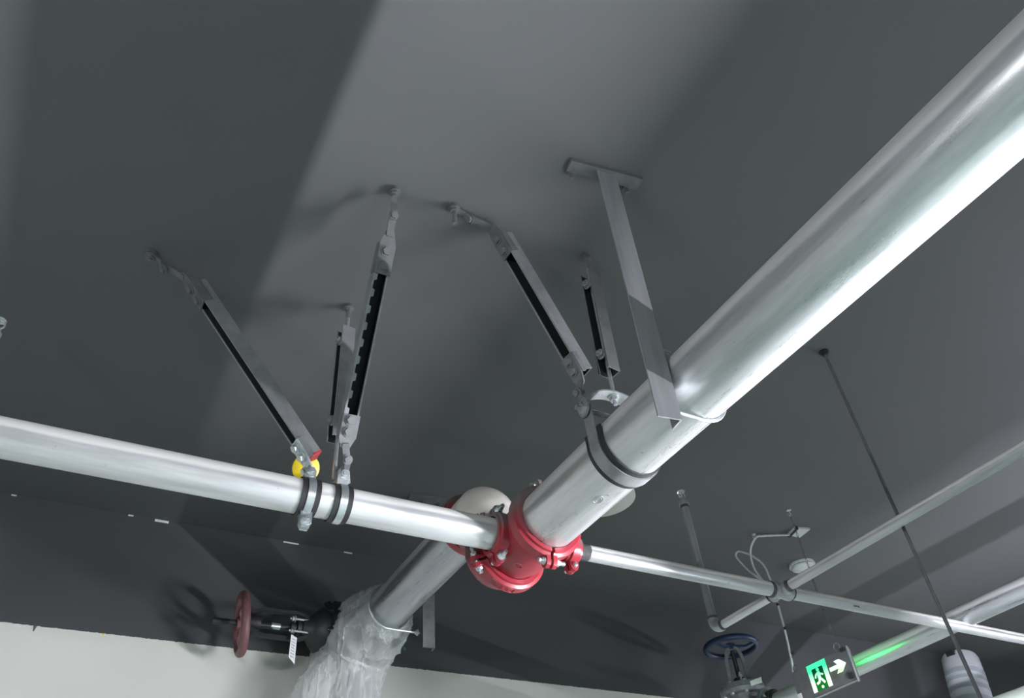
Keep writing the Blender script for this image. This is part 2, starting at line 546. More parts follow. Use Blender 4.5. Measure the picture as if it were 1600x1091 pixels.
# oval maker's stamp under the big pipe
def oval(b, c, u, v, ru, rv, t):
    c, u, v = Vector(c), Vector(u).normalized(), Vector(v).normalized()
    pts = [c + u * ru * math.cos(2 * PI * k / 24) + v * rv * math.sin(2 * PI * k / 24) for k in range(25)]
    tube(b, pts, t, 6)
a_st = math.radians(-103)
cst = V(XB + 0.0842 * math.cos(a_st), 1.325, ZP + 0.0842 * math.sin(a_st))
tst = V(-math.sin(a_st), 0, math.cos(a_st))
def stamp(b):
    oval(b, cst, Y, tst, 0.016, 0.010, 0.0008)
    oval(b, cst, Y, tst, 0.009, 0.0055, 0.0008)
part('oval_stamp', big, M['ink_grey'], stamp)

# ------------------------------------------------------------------ red grooved couplings and fittings
def coupling(c, axis, r, e, label, w=0.052, t=0.022, bolt_flip=1, m='red', ear=0.030):
    c, a, e = Vector(c), Vector(axis).normalized(), Vector(e).normalized()
    s = a.cross(e)
    T = thing('pipe_coupling', label, 'coupling', c, 'red grooved couplings of the fire pipe')
    h = w / 2
    prof = [(-h, r + 0.0015), (-h, r + t * 0.55), (-h * 0.72, r + t * 0.62), (-h * 0.55, r + t), (h * 0.55, r + t),
            (h * 0.72, r + t * 0.62), (h, r + t * 0.55), (h, r + 0.0015)]
    for sg in (1, -1):
        g = 0.05
        def half(b, sg=sg):
            a0 = (0 + g) if sg > 0 else (PI + g)
            lathe(b, c, a, prof, 30, a0, a0 + PI - 2 * g, e, True)
            for se in (1, -1):
                # ear: rounded lug standing off the ring beside the split
                pl = [(-h * 0.62, 0), (h * 0.62, 0), (h * 0.62, ear * 0.75)]
                pl += [(h * 0.62 * math.cos(q), ear * 0.75 + h * 0.62 * math.sin(q)) for q in (PI * 0.25, PI * 0.5, PI * 0.75)]
                pl += [(-h * 0.62, ear * 0.75)]
                prism(b, pl, c + e * se * (r + t * 0.5) + s * sg * 0.004, a, e * se, s * sg * 0.012)
        part('housing_half', T, M[m], half)
    for se in (1, -1):
        p = c + e * se * (r + t * 0.5 + ear * 0.62)
        d = s * bolt_flip
        k = min(1.0, r / 0.06 + 0.2)
        def bolt(b):
            cyl(b, p - d * 0.034 * k, p + d * 0.046 * k, 0.0062 * k, 14)
            lathe(b, p - d * 0.017, -d, [(0, 0.0001), (0, 0.0115 * k), (0.006 * k, 0.0105 * k), (0.010 * k, 0.006 * k), (0.011 * k, 0.0001)], 18)
        bo = part('bolt', T, M['zinc'], bolt, 'zinc plated bolt')
        part('nut', bo, M['zinc'], lambda b: hexagon(b, p + d * 0.0165, d, 0.0105 * k, 0.010 * k))
    return T

tee = thing('pipe_tee', 'red cross fitting with raised oval mark between the pipe couplings', 'pipe fitting', (XB, YL, ZP))
def tee_body(b):
    lathe(b, (XB, 1.60, ZP), Y, [(0, 0.06), (0, 0.083), (0.02, 0.085), (0.045, 0.091), (0.14, 0.091), (0.165, 0.085), (0.19, 0.083), (0.19, 0.06)], 56, closed=True)
part('body', tee, M['red'], tee_body)
part('side_outlet', tee, M['red'], lambda b: lathe(b, (XB - 0.05, YL, ZP), -X, [(0, 0.064), (0.012, 0.058), (0.019, 0.0475), (0.062, 0.0465)], 40))
part('reducing_outlet', tee, M['red'], lambda b: lathe(b, (XB + 0.05, YL, ZP), X, [(0, 0.066), (0.03, 0.060), (0.052, 0.045), (0.072, 0.033), (0.125, 0.031), (0.125, 0.02)], 40))
# raised oval mark and letter on the lower left face
am = math.radians(-112)
cm = V(XB + 0.0915 * math.cos(am), 1.70, ZP + 0.0915 * math.sin(am))
tm = V(-math.sin(am), 0, math.cos(am))
def tmark(b):
    oval(b, cm, tm, Y, 0.011, 0.008, 0.0011)
    cyl(b, cm - tm * 0.005, cm + tm * 0.005, 0.0011, 6)
    for k in (-0.004, 0.004):
        cyl(b, cm + tm * k - Y * 0.004, cm + tm * k + Y * 0.004, 0.0011, 6)
part('raised_mark', tee, M['red'], tmark)

coupling((XB, 1.597, ZP), Y, 0.0845, -Z, 'red coupling joining the thickest pipe to the red cross fitting', t=0.023, bolt_flip=-1)
cE = coupling((XB, 1.800, ZP), Y, 0.0845, (-0.94, 0, -0.34), 'red coupling with framed plate between cross fitting and lower elbow', t=0.024)
coupling((0.982, YL, ZP), X, 0.047, Z, 'smaller red coupling at the end of the left pipe', w=0.046, t=0.016, ear=0.024)
coupling((1.222, YL, ZP), X, 0.0325, -Z, 'smallest red coupling where the thin branch pipe leaves', w=0.044, t=0.014, ear=0.026)
# raised frame on the elbow coupling
def cplate(b):
    for a_, in ((0,),):
        ring = []
        for a_deg in (-128, -118, -108, -98, -88):
            aa = math.radians(a_deg)
            ring.append(V(XB + 0.1095 * math.cos(aa), 0, ZP + 0.1095 * math.sin(aa)))
        for yy in (1.789, 1.811):
            tube(b, [p + Y * yy for p in ring], 0.0012, 6)
        for p in (ring[0], ring[-1]):
            cyl(b, p + Y * 1.789, p + Y * 1.811, 0.0012, 6)
        for q in (1, 2, 3):
            cyl(b, ring[q] + Y * 1.794, ring[q] + Y * 1.806, 0.0012, 6)
            mid = (ring[q] + ring[q + 1]) / 2 * 1.0
            cyl(b, ring[q] + Y * 1.800, mid + Y * 1.806, 0.0011, 6)
part('raised_frame', cE, M['red'], cplate)

def arc(c, a, b, r, n=14):
    """quarter bend around c from direction a to direction b"""
    return [Vector(c) + (Vector(a) * math.cos(q) + Vector(b) * math.sin(q)) * r for q in [PI / 2 * k / n for k in range(n + 1)]]

RB = 0.098
el = B()
pts = [V(XB, 1.795, ZP)] + arc((XB, 1.80, ZP + RB), -Z, Y, RB, 16) + [V(XB, 1.80 + RB, ZP + 0.106)]
tube(el, pts, [0.084] + [0.084] * 3 + [0.087] + [0.090] * 9 + [0.087] + [0.084] * 3 + [0.084], 48)
tag(obj('pipe_elbow', el, M['red']), 'red elbow bending up below the left pipe end', 'pipe fitting')
el2 = B()
ZU = 1.271
pts = [V(XB, 1.80 + RB, ZU - RB - 0.012)] + arc((XB, 1.80 + 2 * RB, ZU - RB), -Y, Z, RB, 16) + [V(XB, 1.80 + 2 * RB + 0.04, ZU)]
tube(el2, pts, [0.084] + [0.084] * 3 + [0.087] + [0.090] * 9 + [0.087] + [0.084] * 3 + [0.084], 48)
tag(obj('pipe_elbow', el2, M['pale']), 'pale grey elbow showing as a dome behind the left pipe end', 'pipe fitting')
coupling((XB, 1.80 + RB, (ZP + ZU) / 2), Z, 0.0845, (0.7, 0.7, 0), 'red coupling between the lower red and the upper grey elbow', w=0.05)
coupling((XB, 2.045, ZU), Y, 0.0845, X, 'dark red coupling behind the left pipe at the grey elbow', t=0.022)

# threaded end of the branch pipe
tag(part('threaded_nipple', None, M['black_thread'], lambda b: lathe(b, (1.255, YL, ZP), X, [(k * 0.004, 0.0258 - (k % 2) * 0.0014) for k in range(8)] + [(0.030, 0.0242), (0, 0.0242)], 32, closed=True)),
    'rough dark threaded end of the thin branch pipe at the red fitting', 'pipe fitting')

# ------------------------------------------------------------------ small cross fitting, elbow and sprinklers
cx = thing('cross_fitting', 'galvanised cross fitting with black sealed joints where the thin pipes meet', 'pipe fitting', (2.06, YL, ZP))
def cxb(b):
    lathe(b, (2.06 - 0.040, YL, ZP), X, [(0, 0.0242), (0, 0.0295), (0.014, 0.0295), (0.020, 0.025), (0.060, 0.025), (0.066, 0.0275), (0.080, 0.0275), (0.080, 0.0215)], 36)
    lathe(b, (2.06, YL - 0.040, ZP), Y, [(0, 0.018), (0, 0.0235), (0.014, 0.0235), (0.020, 0.020), (0.060, 0.020), (0.066, 0.0225), (0.080, 0.0225), (0.080, 0.016)], 36)
    lathe(b, (2.06, YL, ZP), Z, [(-0.026, 0.0), (-0.022, 0.014), (0, 0.026), (0.022, 0.014), (0.026, 0.0)], 24)
part('body', cx, M['fitting'], cxb)
for c_, d_, r_ in (((2.06 - 0.040, YL, ZP), -X, 0.0262), ((2.06 + 0.040, YL, ZP), X, 0.0235), ((2.06, YL - 0.040, ZP), -Y, 0.0195), ((2.06, YL + 0.040, ZP), Y, 0.0185)):
    part('sealant_ring', cx, M['black_thread'], lambda b: lathe(b, c_, d_, [(0, r_ - 0.002), (0, r_), (0.012, r_ - 0.0006), (0.013, r_ - 0.002)], 32, closed=True), 'black sealant ring')

se = thing('small_elbow', 'small galvanised elbow at the foot of the sprinkler riser', 'pipe fitting', (2.06, 2.042, ZP))
part('body', se, M['fitting'], lambda b: tube(b, [V(2.06, 2.005, ZP)] + arc((2.06, 2.012, ZP + 0.03), -Z, Y, 0.03, 10) + [V(2.06, 2.042, ZP + 0.037)], 0.0195, 24))
part('sealant_ring', se, M['black_thread'], lambda b: lathe(b, (2.06, 2.005, ZP), -Y, [(0, 0.0156), (0, 0.0185), (0.010, 0.018), (0.010, 0.0156)], 24, closed=True), 'black sealant ring')
part('sealant_ring', se, M['black_thread'], lambda b: lathe(b, (2.06, 2.042, ZP + 0.037), Z, [(0, 0.0156), (0, 0.0185), (0.008, 0.018), (0.008, 0.0156)], 24, closed=True), 'black sealant ring')

def sprinkler(c, label, m='zinc'):
    x, y, z = c
    T = thing('upright_sprinkler', label, 'sprinkler', c, 'upright sprinkler heads')
    part('reducer', T, M['fitting'], lambda b: lathe(b, (x, y, z), Z, [(0, 0.0158), (0, 0.020), (0.016, 0.020), (0.022, 0.015), (0.034, 0.012), (0.034, 0.001)], 24))
    part('sealant_ring', T, M['black_thread'], lambda b: lathe(b, (x, y, z - 0.010), Z, [(0, 0.0156), (0, 0.0178), (0.011, 0.0182), (0.011, 0.0156)], 24, closed=True), 'black sealant ring')
    def arms(b):
        for s in (-1, 1):
            tube(b, smooth_pts([(x + s * 0.009, y, z + 0.034), (x + s * 0.016, y, z + 0.044), (x + s * 0.014, y, z + 0.058), (x + s * 0.003, y, z + 0.066)], 4), 0.0026, 8)
        cyl(b, (x, y, z + 0.034), (x, y, z + 0.068), 0.003, 8)
    part('frame', T, M['zinc'], arms)
    part('deflector', T, M['zinc'], lambda b: lathe(b, (x, y, z + 0.068), Z, [(0, 0.0), (0.001, 0.013), (-0.004, 0.017), (-0.003, 0.0172), (0.002, 0.013), (0.003, 0.0)], 20))
sprinkler((2.06, 2.042, 1.555), 'upright sprinkler head on top of the thin riser below the ceiling')
sprinkler((-0.409, 2.10, 1.605), 'sprinkler head cut off by the left edge of the picture')
pipe('sprinkler_riser', (-0.409, 2.10, 1.3), (-0.409, 2.10, 1.595), 0.0152, M['galv_z'], 'upright pipe below the sprinkler head cut off at the left edge')

# ------------------------------------------------------------------ strut channels, hinges, braces
def channel(T, p0, p1, u, w=0.041, d=0.041, m='steel', teeth=False, label=None, lip=0.0055, name='strut_channel'):
    if teeth:
        lip = 0.005
    p0, p1, u = Vector(p0), Vector(p1), Vector(u).normalized()
    ax = (p1 - p0).normalized()
    u = (u - ax * u.dot(ax)).normalized()
    v = ax.cross(u)
    h, t = d / 2, 0.0025
    hw = w / 2
    poly = [(h, -hw + lip), (h, -hw), (-h, -hw), (-h, hw), (h, hw), (h, hw - lip), (h - t, hw - lip), (h - t, hw - t), (-h + t, hw - t), (-h + t, -hw + t), (h - t, -hw + t), (h - t, -hw + lip)]
    def f(b):
        prism(b, poly, p0, u, v, p1 - p0)
        if teeth:
            L = (p1 - p0).length
            n = int(L / 0.046)
            for k in range(n):
                s0 = 0.025 + k * 0.046
                for sg in (1,):
                    o = p0 + ax * s0 + u * (h - t) + v * sg * (hw - lip)
                    prism(b, [(0, 0.0), (0.024, 0.0), (0.021, 0.007), (0.003, 0.007)], o, ax, v * -sg, u * t)
    ch = part(name, T, M[m], f, label)
    # near-black sheet that paints the shade inside the channel
    part('channel_shade', ch, M['dark_in'], lambda b: prism(b, [(-h + t, -hw + t), (h - t, -hw + t), (h - t, -hw + t + 0.0006), (-h + t + 0.0006, -hw + t + 0.0006), (-h + t + 0.0006, hw - t - 0.0006), (h - t, hw - t - 0.0006), (h - t, hw - t), (-h + t, hw - t)], p0, u, v, p1 - p0), 'painted shade inside the channel')
    return ch, ax, u, v, h

def bracket(T, end, out, u, v, h, m='steel', n_bolts=2, s=1.0):
    """plate over the open face at a channel end with a tapering tongue"""
    o = end + u * (h + 0.0005)
    pl = [(-0.075 * s, -0.0215), (0.012 * s, -0.0215), (0.045 * s, -0.012), (0.052 * s, 0), (0.045 * s, 0.012), (0.012 * s, 0.0215), (-0.075 * s, 0.0215)]
    def f(b):
        prism(b, pl, o, out, v, u * 0.004)
        for sg in (-1, 1):
            prism(b, [(-0.075 * s, 0), (0.010 * s, 0), (0.010 * s, -0.018 * s), (-0.075 * s, -0.022 * s)], o + v * sg * 0.0215, out, u, v * sg * 0.003)
    br = part('hinge_bracket', T, M[m], f)
    for k in range(n_bolts):
        p = o + u * 0.004 + out * (-0.012 - 0.042 * k) * s
        part('bracket_bolt', br, M[m], lambda b: hexagon(b, p, u, 0.0115, 0.008))
    return o + out * 0.036 * s + u * 0.006

def link(T, tip, u_tip, v_tip, mount, n_mount, m='steel', wid=0.020, piv=0.42):
    """two flat links joined by a pivot bolt: the first lies like the bracket tongue, the second twists to its mount"""
    tip, mount, u_tip, v_tip = Vector(tip), Vector(mount), Vector(u_tip), Vector(v_tip)
    d = mount - tip
    L = d.length
    side = Vector(n_mount).cross(d).normalized()
    if side.dot(v_tip) < 0:
        side = -side
    mid = tip + d * piv + u_tip * 0.008 * min(1, L / 0.1)
    P = smooth_pts([tip - d * 0.05, tip + (mid - tip) * 0.5 - u_tip * 0.003, mid, mid + d.normalized() * 0.012], 5)
    ln = part('hinge_link', T, M[m], lambda b: ribbon(b, P, [v_tip] * len(P), [wid * 0.8] + [wid] * (len(P) - 2) + [wid * 0.7], 0.0045))
    m0 = mid + u_tip * 0.005 - d.normalized() * 0.010
    P = smooth_pts([m0, m0 + (mount - m0) * 0.30 + u_tip * 0.004, m0 + (mount - m0) * 0.62 - u_tip * 0.006, mount - d.normalized() * 0.006, mount + d.normalized() * 0.014], 5)
    k = len(P)
    W = []
    for i in range(k):
        f = max(0.0, min(1.0, (i / (k - 1) - 0.25) / 0.45))
        W.append((v_tip * (1 - f) + side * f).normalized())
    ww = [wid * (0.75 + 0.25 * abs(2 * i / (k - 1) - 1)) for i in range(k)]
    part('twisted_link', T, M[m], lambda b: ribbon(b, P, W, ww, 0.0045))
    q = mid + u_tip * 0.006
    part('pivot_bolt', ln, M[m], lambda b: (hexagon(b, q, u_tip, 0.0095, 0.008), cyl(b, q - u_tip * 0.020, q + u_tip * 0.011, 0.005, 10)))
    return ln

def ceiling_anchor(T, x, y, drop=0.03, m='steel', plate=0.016):
    def f(b):
        cyl(b, (x, y, ZC), (x, y, ZC - 0.004), plate, 18)
        cyl(b, (x, y, ZC - 0.002), (x, y, ZC - drop), 0.006, 10)
    a = part('anchor_bolt', T, M[m], f)
    part('anchor_nut', a, M[m], lambda b: hexagon(b, (x, y, ZC - 0.012), -Z, 0.012, 0.009))
    return V(x, y, ZC - 0.010)

def brace(name, label, anchor, p0, p1, u, foot, foot_n, m='steel', m_top='steel', teeth=False, drop=0.03, end_m=None, end_label=None, foot_w=0.018, m_bot='steel_mid'):
    p0, p1, u = Vector(p0), Vector(p1), Vector(u)
    T = thing(name, label, 'brace', p1, 'channel braces between ceiling and pipes')
    ch, ax, u, v, h = channel(T, p0, p1, u, m=m, teeth=teeth)
    a = ceiling_anchor(T, anchor[0], anchor[1], drop, m_top)
    t0 = bracket(T, p0, -ax, u, v, h, m_top)
    link(T, t0, u, v, a, Z, m_top)
    t1 = bracket(T, p1, ax, u, v, h, 'zinc' if end_m else m_bot, s=0.72)
    link(T, t1, u, v, foot, foot_n, 'zinc' if end_m else m_bot, foot_w)
    if end_m:
        part('channel_end', ch, M[end_m], lambda b: prism(b, [(-h - 0.0006, -0.0211), (h + 0.0006, -0.0211), (h + 0.0006, 0.0211), (-h - 0.0006, 0.0211)], p1 + ax * 0.0002, u, v, ax * 0.004), end_label)
    return T

brace('pipe_brace', 'slanting channel brace with red tip, leftmost, reaching down to the left pipe',
      (-0.074, 1.735), (0.063, 1.725, 1.672), (0.446, 1.725, 1.183), (-0.787, 0, -0.617), (0.436, 1.690, 1.112), Y,
      m_top='steel_grey', foot_w=0.015, end_m='red_tip', end_label='red painted channel end')
brace('pipe_brace', 'channel brace with toothed open side standing beside the plumb rod on the left pipe',
      (0.462, 1.231), (0.478, 1.335, 1.622), (0.502, 1.628, 1.205), (0.0, -0.82, -0.57), (0.535, 1.690, 1.115), Y, teeth=True, m_top='steel_grey')
brace('pipe_brace', 'slanting channel brace with pale cut end above the thickest pipe',
      (0.632, 1.213), (0.785, 1.215, 1.700), (0.985, 1.215, 1.262), (-0.87, 0, -0.49), (0.972, 1.215, 1.150), Y,
      m_top='steel_grey', drop=0.075, end_m=None)

def stiff_rod(label, x, y, z_bot, c0, c1, m, off):
    T = thing('hanger_rod', label, 'hanger rod', (x, y, z_bot), 'rods stiffened by a channel')
    part('rod', T, M['zinc'], lambda b: cyl(b, (x, y, z_bot), (x, y, ZC - 0.012), 0.0058, 12))
    an = part('anchor_sleeve', T, M['steel_grey'], lambda b: (cyl(b, (x, y, ZC), (x, y, ZC - 0.005), 0.014, 14), cyl(b, (x, y, ZC - 0.004), (x, y, ZC - 0.055), 0.0085, 12)))
    part('anchor_nut', an, M['steel_grey'], lambda b: hexagon(b, (x, y, ZC - 0.012), -Z, 0.012, 0.008))
    ch, ax, u, v, h = channel(T, (x + off[0], y + off[1], c0), (x + off[0], y + off[1], c1), (-1, -0.12, 0), m=m)
    for zz in (c0 - 0.05, c1 + 0.06):
        p = V(x + off[0], y + off[1], zz) + u * (h - 0.006)
        part('stiffener_bolt', ch, M['steel'], lambda b: (hexagon(b, p, u, 0.012, 0.009), cyl(b, p - u * 0.02, p + u * 0.018, 0.005, 10)))
    return T
stiff_rod('plumb rod with short stiffening channel hung over the left pipe', 0.505, YL, 1.118, 1.64, 1.235, 'steel', (-0.004, -0.006))
stiff_rod('plumb rod with short dark stiffening channel hung over the thickest pipe', XB, 1.214, 1.185, 1.665, 1.285, 'steel_grey', (-0.004, -0.006))

# ------------------------------------------------------------------ pipe clamps
def pipe_clamp(label, x, ears, lug=None):
    r = 0.0448
    T = thing('pipe_clamp', label, 'clamp', (x, YL, ZP), 'rubber lined clamps on the left pipe')
    c = V(x, YL, ZP)
    part('rubber_liner', T, M['rubber'], lambda b: lathe(b, c, X, [(-0.0235, r), (-0.0235, r + 0.0044), (0.0235, r + 0.0044), (0.0235, r)], 48, closed=True), 'black rubber lining')
    part('band', T, M['zinc'], lambda b: lathe(b, c, X, [(-0.0095, r + 0.0038), (-0.0095, r + 0.0064), (0.0095, r + 0.0064), (0.0095, r + 0.0038)], 48, closed=True))
    for (a_deg, L) in ears:
        a = math.radians(a_deg)
        d = V(0, -math.cos(a), math.sin(a))
        s = V(0, math.sin(a), math.cos(a))      # across the two ear plates
        for sg in (1, -1):
            part('ear', T, M['zinc'], lambda b: prism(b, [(-0.0145, 0), (0.0145, 0), (0.0145, L * 0.75), (0.009, L), (-0.009, L), (-0.0145, L * 0.75)], c + d * (r + 0.003) + s * sg * 0.006, X, d, s * sg * 0.004))
        p = c + d * (r + 0.003 + L * 0.58)
        bo = part('clamp_bolt', T, M['zinc'], lambda b: cyl(b, p - s * 0.024, p + s * 0.024, 0.0055, 12))
        for sg in (1, -1):
            part('nut', bo, M['zinc'], lambda b: hexagon(b, p + s * sg * 0.0102, s * sg, 0.0105, 0.008))
    return T
pipe_clamp('rubber lined clamp below the red tipped brace with bolted ears above and below', 0.440, ((88, 0.036), (-84, 0.044)))
pipe_clamp('rubber lined clamp below the plumb rod on the left pipe', 0.523, ((78, 0.050), (112, 0.036)))

yc = thing('yellow_cap', 'round yellow plastic cap behind the foot of the red tipped brace', 'cap', (0.447, 1.79, 1.19))
part('cap', yc, M['yellow'], lambda b: lathe(b, (0.453, 1.80, 1.194), (0.12, -1, -0.62), [(-0.006, 0.0), (-0.005, 0.030), (0.0, 0.038), (0.004, 0.037), (0.007, 0.027), (0.010, 0.0)], 32))
part('strap', yc, M['yellow'], lambda b: tube(b, smooth_pts([(0.447, 1.80, 1.186), (0.452, 1.79, 1.14), (0.45, 1.745, 1.105)], 5), 0.003, 8))

# clamp of the big pipe: strap slung below, ears drawn up to an arched top plate
yG = 1.215
G = thing('pipe_clamp', 'large strap clamp with black lining slung under the thickest pipe', 'clamp', (XB, yG, ZP))
def g_path(r, top):
    P = [(XB - r - 0.006, yG, ZP + top), (XB - r - 0.002, yG, ZP + top * 0.55), (XB - r, yG, ZP + 0.01)]
    P += [(XB + r * math.cos(q), yG, ZP + r * math.sin(q)) for q in [PI + PI * k / 28 for k in range(29)]]
    P += [(XB + r, yG, ZP + 0.01), (XB + r + 0.002, yG, ZP + top * 0.55), (XB + r + 0.006, yG, ZP + top)]
    return P
P = g_path(0.0905, 0.125)
part('strap', G, M['steel'], lambda b: ribbon(b, P, [Y] * len(P), 0.036, 0.004))
P2 = [p for p in g_path(0.0866, 0.06)][1:-1]
part('rubber_liner', G, M['rubber'], lambda b: ribbon(b, P2, [Y] * len(P2), 0.066, 0.0045), 'black rubber lining')
PA = smooth_pts([(XB - 0.098, yG, 1.150), (XB - 0.088, yG, 1.178), (XB - 0.05, yG, 1.204), (XB, yG, 1.214), (XB + 0.05, yG, 1.204), (XB + 0.088, yG, 1.178), (XB + 0.098, yG, 1.150)], 5)
part('arched_top', G, M['zinc'], lambda b: ribbon(b, PA, [Y] * len(PA), 0.040, 0.004))
cb = part('cross_bolt', G, M['steel'], lambda b: cyl(b, (XB - 0.128, yG, 1.140), (XB + 0.125, yG, 1.140), 0.0062, 14))
for sg in (-1, 1):
    part('nut', cb, M['zinc'], lambda b: hexagon(b, (XB + sg * 0.101, yG, 1.140), X * sg, 0.013, 0.011))
part('rod_nut', G, M['zinc'], lambda b: hexagon(b, (XB, yG, 1.211), -Z, 0.012, 0.010))
part('ear_plate', G, M['steel'], lambda b: prism(b, [(0.022 * math.cos(k * PI / 6), 0.026 * math.sin(k * PI / 6)) for k in range(12)], (XB - 0.106, yG, 1.145), Y, Z, (0.005, 0, 0)))

# ------------------------------------------------------------------ flat bar hangers with U-bolts
def bar_hanger(label, cx_, cy_, phi, z0, width, pipe_c, pipe_r, side, y_u, m, plate_len=0.215, slot=False):
    w = V(math.cos(phi), math.sin(phi), 0)
    n = V(-math.sin(phi), math.cos(phi), 0)      # away from the viewer
    T = thing('bar_hanger', label, 'hanger', (cx_, cy_, z0), 'angle bar hangers with U-bolts')
    c = V(cx_, cy_, 0)
    # angle iron along the ceiling
    pl = part('ceiling_plate', T, M['steel_grey'], lambda b: box(b, c + n * 0.006 + Z * (ZC - 0.006), w, n, Z, plate_len, 0.036, 0.012))
    for sg, dn in ((-0.42, 0.030), (0.36, 0.030)):
        p = c + w * plate_len * sg + n * dn + Z * (ZC - 0.001)
        part('anchor_bolt', pl, M['steel_grey'], lambda b: (hexagon(b, p, -Z, 0.012, 0.009), cyl(b, p, p - Z * 0.028, 0.005, 10)))
    hw = width / 2
    def bar(b):
        o = c - n * 0.0045 + Z * z0
        poly = [(-hw, 0), (hw, 0), (hw, 0.036), (hw - 0.004, 0.036), (hw - 0.004, 0.004), (-hw, 0.004)]
        prism(b, poly, o, w, n, Z * (ZC - 0.012 - z0))
    part('angle_bar', T, M['galv_z'] if m == 'steel' else M[m], bar)
    # U-bolt round the pipe, legs towards the bar
    pc = V(pipe_c[0], y_u, pipe_c[1])
    ru = pipe_r + 0.0045
    pts = [pc + V(-side * L_, 0, -ru) for L_ in (0.118, 0.06, 0.02)]
    pts += [pc + V(side * ru * math.sin(q), 0, -ru * math.cos(q)) for q in [PI * k / 24 for k in range(25)]]
    pts += [pc + V(-side * L_, 0, ru) for L_ in (0.02, 0.06, 0.118)]
    ub = part('u_bolt', T, M['zinc'], lambda b: tube(b, pts, 0.0042, 12))
    for sz in (-1, 1):
        p = pc + V(-side * 0.110, 0, sz * ru)
        part('nut', ub, M['zinc'], lambda b: hexagon(b, p, V(side, 0, 0), 0.009, 0.007))
    return T
bar_hanger('tall grey bar hanger with T shaped ceiling foot beside the thickest pipe', 0.952, 0.925, math.radians(-9), 0.908, 0.056, (XB, ZP), 0.084, 1, 0.950, 'steel')
bar_hanger('bar hanger behind the left pipe holding the plastic wrapped end', 1.205, 2.660, math.radians(-9), 1.105, 0.046, (XB, 1.271), 0.086, -1, 2.715, 'steel_grey', 0.16)

# plumb rods
tr = thing('threaded_rod', 'long thin plumb rod crossing the branch pipes at the right', 'rod', (2.108, 1.229, 0.503))
part('rod', tr, M['steel_grey'], lambda b: cyl(b, (2.108, 1.229, 0.503), (2.108, 1.229, ZC), 0.0052, 10))
part('anchor_nut', tr, M['dark_in'], lambda b: (hexagon(b, (2.108, 1.229, ZC - 0.004), -Z, 0.012, 0.010), cyl(b, (2.108, 1.229, ZC), (2.108, 1.229, ZC - 0.004), 0.018, 14)))

# ------------------------------------------------------------------ gate valve wrapped in plastic, red handwheel
def handwheel(T, c, axis, R_, r_, m, spokes, name='handwheel', tilt=0.0):
    c, axis = Vector(c), Vector(axis).normalized()
    u, v = frame(axis)
    def rim(b):
        n, k = 48, 14
        lathe(b, c, axis, [(r_ * 1.15 * math.sin(2 * PI * i / k), R_ + r_ * math.cos(2 * PI * i / k)) for i in range(k)], n, closed=True)
    W = part(name, T, M[m], rim)
    part('hub', W, M[m], lambda b: lathe(b, c, axis, [(-0.018, 0.006), (-0.018, 0.022), (0.014, 0.024), (0.014, 0.006)], 24, closed=True))
    for i in range(spokes):
        a = 2 * PI * i / spokes + tilt
        d = u * math.cos(a) + v * math.sin(a)
        part('spoke', W, M[m], lambda b: ribbon(b, [c + d * 0.018, c + d * R_ * 0.55 - axis * 0.012, c + d * (R_ - r_ * 0.4)], [axis.cross(d)] * 3, [0.022, 0.017, 0.020], 0.011))
    return W

vx, vy, vz = XB, 3.03, 1.271
gv = thing('gate_valve', 'black gate valve with red handwheel and exposed stem beside the white wall', 'valve', (vx, vy, vz))
part('body', gv, M['grey_iron'], lambda b: (lathe(b, (vx, 2.955, vz), Y, [(0, 0.07), (0, 0.118), (0.02, 0.118), (0.022, 0.086), (0.045, 0.085), (0.075, 0.11), (0.105, 0.11), (0.15, 0.086), (0.155, 0.118), (0.175, 0.118), (0.175, 0.05)], 40),
                                            tube(b, [(vx, vy, vz), (vx - 0.01, vy + 0.02, vz - 0.12), (vx - 0.02, vy + 0.03, vz - 0.75)], 0.079, 32)))
bn = part('bonnet', gv, M['black_iron'], lambda b: lathe(b, (vx - 0.06, vy, vz), -X, [(0, 0.085), (0.05, 0.092), (0.052, 0.122), (0.078, 0.122), (0.080, 0.112), (0.100, 0.112), (0.103, 0.098), (0.125, 0.092), (0.155, 0.062), (0.172, 0.042), (0.195, 0.038), (0.195, 0.0)], 40), 'black bell shaped bonnet')
for k in range(8):
    a = 2 * PI * k / 8 + 0.3
    p = V(vx - 0.160, vy + 0.105 * math.cos(a), vz + 0.105 * math.sin(a))
    part('flange_bolt', bn, M['black_iron'], lambda b: (hexagon(b, p + X * 0.002, -X, 0.012, 0.010), cyl(b, p, p - X * 0.018, 0.006, 8)))
part('bonnet_neck', gv, M['black_iron'], lambda b: prism(b, [(-0.035, 0), (0.035, 0), (0.028, -0.075), (-0.028, -0.075)], (vx - 0.155, vy, vz - 0.085), Y, Z, (0.06, 0, 0)))
part('stem', gv, M['black_iron'], lambda b: cyl(b, (vx - 0.25, vy, vz), (0.478, vy, vz - 0.012), 0.0115, 16))
part('stem_thread', gv, M['zinc'], lambda b: cyl(b, (0.70, vy, vz - 0.003), (0.735, vy, vz - 0.003), 0.0125, 14), 'bright bare part of the stem')
for sg in (1, -1):
    yk = part('yoke_arm', gv, M['black_iron'], lambda b: ribbon(b, [(0.845, vy - 0.012, vz + sg * 0.036), (0.80, vy - 0.012, vz + sg * 0.052), (0.66, vy - 0.012, vz + sg * 0.050), (0.615, vy - 0.012, vz + sg * 0.030)], [Y] * 4, 0.024, 0.012))
part('gland', gv, M['black_iron'], lambda b: (cyl(b, (0.80, vy, vz), (0.845, vy, vz), 0.030, 16), cyl(b, (0.775, vy, vz), (0.80, vy, vz), 0.020, 16)))
